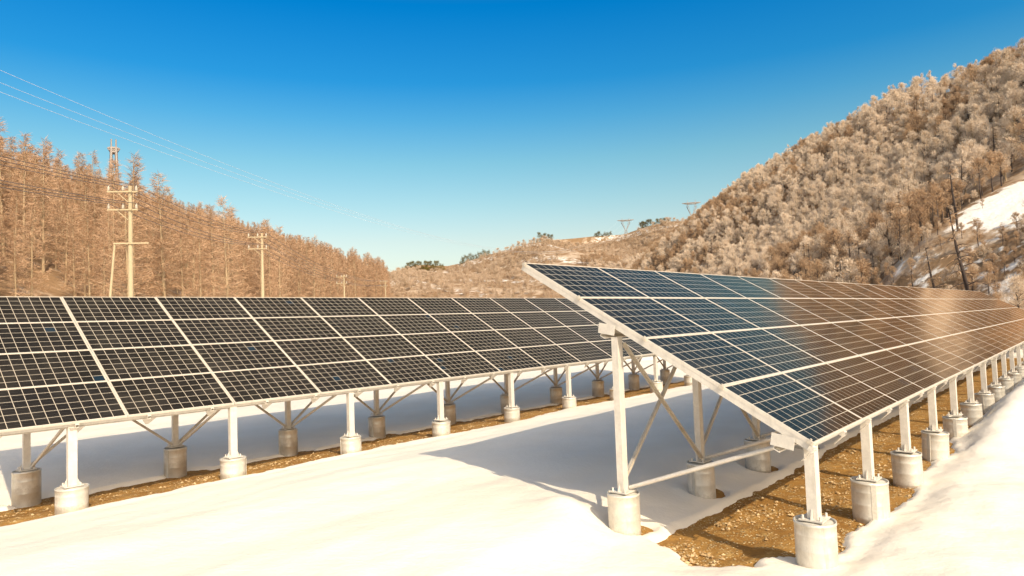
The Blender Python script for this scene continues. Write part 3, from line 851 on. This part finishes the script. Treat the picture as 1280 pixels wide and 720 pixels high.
# dark trunks further up
for azd, d, sc, lab in [(34.1, 112, .9, 'single thin dark tree at the left edge of the snow clearing'),
                        (26.6, 118, .9, 'dark slender tree in the middle of the right hillside, left of a pair'),
                        (27.3, 122, .95, 'dark slender tree in the middle of the right hillside, right of a pair'),
                        (23.6, 120, .8, 'dark slender tree low on the right hillside toward the valley')]:
    x, y = polar(azd, d); tree('bare_tree', SNAG[int(d) % 3], x, y, sc, lab, 'bare tree', lean=(0.0, -.06), rz=0.0)

# far ridge scrub and dark pines
P = scatter(-200, 300, 300, 700, 8.0, 12, lambda x, y: in_view(x, y, -14, 19) & (np.hypot(x, y) > 320) & (np.hypot(x, y) < 655) & (fbm(x * .02, y * .008, 3) < .42))
sc_t = []
for k, (azd, d) in enumerate([(-1.5, 300), (4.0, 310)]):
    x, y = polar(azd, d); o = tree('scrub_tree', SCR[k], x, y, .9, ['low pale scrub tree on the valley floor, left one', 'low pale scrub tree on the valley floor, right one'][k], 'scrub tree'); sc_t.append((o.children[0], o.children[1]))
gn_forest('scrub_forest', P, sc_t, 'thin pale scrub covering the far hills across the valley', 'forest', .6, 1.2, 35)
pines = [(a, 688 + random.uniform(-12, 0), random.uniform(.8, 1.25)) for a in list(np.linspace(-9.3, -5.9, 17)) + list(np.linspace(-4.2, -1.9, 11))] + \
        [(a, 690, random.uniform(.9, 1.35)) for a in (2.5, 2.75, 3.0, 3.3, 3.6, 7.4, 7.65, 7.9, 8.15, 8.4, 8.65, 11.2, 11.4, 11.6, 11.8, 12.0, 12.3, 12.6, 12.9, 13.2, 13.5)]
for a, d, s in pines:
    x, y = polar(a, d)
    lab = 'dark green pine in the left clump on the far ridge' if a < -5 else 'dark green pine in the middle clump on the far ridge' if a < 0 else 'small dark pine on the bare right part of the far ridge'
    tree('pine_tree', PIN[0 if s > 1.05 else 1], x, y, s, lab, 'pine tree', z=float(hill_z(x, y)) - 1.7, group= 'pines in the left ridge clump' if a < -5 else 'pines in the middle ridge clump' if a < 0 else 'pines on the right part of the far ridge')
x, y = polar(-36.9, 150); tree('pine_tree', PIN[0], x, y, .8, 'single dark green pine among larches high on the left hill', 'pine tree')
# bushy frosted shrubs near the right end of the array
for k, (azd, d, s) in enumerate([(38.6, 62, .62), (37.2, 66, .5), (40.2, 58, .6)]):
    x, y = polar(azd, d); tree('frosted_bush', FRO[k], x, y, s, ['round pale bush just beyond the far end of the right array, middle one', 'smallest round pale bush beyond the far end of the right array', 'round pale bush beyond the far end of the right array, rightmost'][k], 'bush')

# ------------------------------------------------------------------ utility poles, wires, pylons
def utility_pole(x, y, h, label, lower=True):
    z = min(0.0, float(hill_z(x, y))) - .3
    rz = R(8)
    o = empty('utility_pole', (x, y, z), rz, label=label, cat='utility pole')
    H = h - z
    MB().tube([(0, 0, 0), (0, 0, H * .5), (0, 0, H)], [.165, .135, .10], 12).build('pole', M_POLE, o)
    tops = []
    for zz, L, side in ((H - .35, 1.65, 1), (H - 1.4, 1.65, 1)) + (((H - 3.35, 1.9, 0),) if lower else ()):
        m = MB(); off = -.35 if side else .1
        m.beam((off - L / 2, -.16, zz), (off + L / 2, -.16, zz), .07, .075)
        if side: m.beam((-.05, -.15, zz - .6), (-.65, -.16, zz - .04), .04, .04)
        arm = m.build('crossarm', M_POLE, o)
        if side:
            for px in (off - L / 2 + .08, off - L / 2 + .85, off + L / 2 - .08):
                i = MB(); i.lathe([(.035, zz + .05), (.09, zz + .10), (.05, zz + .15), (.09, zz + .20), (.045, zz + .27), (.03, zz + .36), (.001, zz + .37)], 10, px, -.16)
                i.build('insulator', M_PORC, arm)
                w = Matrix.Rotation(rz, 3, 'Z') @ Vector((px, -.16, zz + .36)); tops.append(Vector((x, y, z)) + w)
    if lower: MB().tube([(-.80, -.1, H - 3.3), (-1.15, -.2, H * .3), (-1.45, -.3, 0)], [.06, .075, .085], 8).build('support_strut', M_POLE, o)
    return o, tops
pl = []
for azd, d, h, lab, lo in [(-29.9, 44, 11.0, 'nearest pale concrete utility pole with three crossarms before the larches', True),
                           (-20.6, 63, 11.0, 'second pale concrete utility pole, shorter looking, right of the broad larch', False),
                           (-14.2, 108, 10.6, 'third small utility pole far along the forest edge', False),
                           (-10.8, 160, 13.0, 'farthest tiny utility pole where the forest meets the valley', False)]:
    x, y = polar(azd, d); pl.append(utility_pole(x, y, h, lab, lo))
def cat_curve(a, b, sag, n=16):
    return [a.lerp(b, k / n) - Vector((0, 0, sag * 4 * (k / n) * (1 - k / n))) for k in range(n + 1)]
p0 = [t + Vector((-1.5, -30, -0.6)) for t in pl[0][1]]
for k in range(6):
    pts = cat_curve(p0[k], pl[0][1][k], .55)
    for i in range(3): pts += cat_curve(pl[i][1][k], pl[i + 1][1][k], .5)[1:]
    w = MB().tube(pts, .018, 5).build('power_line', M_WIRE)
    set_props(w, 'thin dark wire strung along the utility poles on their upper crossarm' if k < 3 else 'thin dark wire strung along the utility poles on their lower crossarm', 'power line', 'wires on the upper crossarms' if k < 3 else 'wires on the lower crossarms')

def pylon(azd, d, zbase, h, label, arm=9.0):
    x, y = polar(azd, d)
    o = empty('transmission_pylon', (x, y, zbase), R(-azd), label=label, cat='pylon')
    m = MB(); wb, ww, zw = h * .13, h * .035, h * .55
    c4_ = [(-1, -1), (1, -1), (1, 1), (-1, 1)]
    for sx, sy in c4_:
        m.tube([(sx * wb, sy * wb, 0), (sx * ww, sy * ww, zw)], .32, 4)
    lv = 6
    for k in range(lv):
        a, b = k / lv, (k + 1) / lv
        wa, w2 = wb + (ww - wb) * a, wb + (ww - wb) * b
        for (p, q) in ((0, 1), (1, 2), (2, 3), (3, 0)):
            A, B = c4_[p], c4_[q]
            m.tube([(A[0]*wa, A[1]*wa, zw*a), (B[0]*w2, B[1]*w2, zw*b)], .1, 3); m.tube([(B[0]*wa, B[1]*wa, zw*a), (A[0]*w2, A[1]*w2, zw*b)], .1, 3)
    m.build('tower', M_LATT, o)
    t = MB()
    for sy in (-1, 1):
        y_ = sy * ww
        for sx in (-1, 1):
            t.tube([(sx * ww, y_, zw), (sx * arm * .5, y_, h * .86), (sx * arm * .42, y_, h)], .30, 4)
            t.tube([(sx * ww, y_, zw), (sx * arm * .28, y_, h * .86), (sx * arm * .42, y_, h)], .13, 4)
            t.tube([(sx * arm * .5, y_, h * .86), (sx * arm * .28, y_, h * .86)], .1, 3)
        t.tube([(-arm, 0, h), (-arm * .42, y_, h), (arm * .42, y_, h), (arm, 0, h)], .30, 4)
        t.tube([(-arm, 0, h), (-arm * .42, y_, h * .955), (arm * .42, y_, h * .955), (arm, 0, h)], .24, 4)
        for k in range(8):
            a = -arm * .42 + arm * .84 * k / 8; t.tube([(a, y_, h if k % 2 else h * .955), (a + arm * .105, y_, h * .955 if k % 2 else h)], .09, 3)
    for sx in (-1, 1): t.tube([(sx * arm * .42, 0, h), (sx * arm * .42, 0, h * 1.1)], .16, 4)
    t.build('crossarm', M_LATT, o)
    return o, x, y
def hz(azd, d): x, y = polar(azd, d); return float(hill_z(x, y))
py1 = pylon(9.95, 700, 81.0, 22, 'left lattice transmission pylon on the far ridge', 8.5)
py2 = pylon(15.45, 640, 80.5, 26, 'right larger lattice transmission pylon on the far ridge beside the right hill', 8.5)
xm, ym = polar(-30.95, 175)
py3 = pylon(-30.95, 175, float(hill_z(xm, ym)), 5.6 + 175 * math.tan(R(12.65)) - float(hill_z(xm, ym)), 'lattice pylon poking above the left forest behind the nearest utility pole', 1.1)
# three bare conductors crossing high over the valley to the far pylon
top1 = Vector((py1[1], py1[2], 103.0))
for k, (e0, e1) in enumerate(((18.0, 12.2), (17.2, 11.75), (16.6, 11.3))):
    x, y = polar(-37.72, 130); A = Vector((x, y, CAM_H + 130 * math.tan(R(e0))))
    B = top1 + Vector(((k - 1) * 8.0, 0, -1))
    kk = .098; C_ = A.lerp(B, kk); dd = math.hypot(C_.x, C_.y)
    sag = (C_.z - (CAM_H + dd * math.tan(R(e1)))) / (4 * kk * (1 - kk))
    pts = [A.lerp(B, q) - Vector((0, 0, sag * 4 * q * (1 - q))) for q in np.linspace(-.22, 1, 60)]
    w = MB().tube(pts, .028, 5).build('transmission_line', M_WIREL)
    set_props(w, ['uppermost', 'middle', 'lowest'][k] + ' of the three pale wires crossing the blue sky at upper left', 'power line', 'three high wires in the sky')

# dark stake by the far posts of the right array
x, y = world_st(17.2, -0.28)
sk = empty('marker_stake', (x, y, 0.0), AZ, label='thin black stake standing in snow beside the far posts of the right array', cat='stake')
MB().tube([(0, 0, -.1), (.0, 0, .7), (-.02, 0, 1.28)], [.035, .035, .03], 8).build('rod', M_DARK, sk)
MB().lathe([(.001, 1.28), (.045, 1.28), (.045, 1.33), (.001, 1.345)], 10, -.02, 0).build('cap', M_DARK, sk)
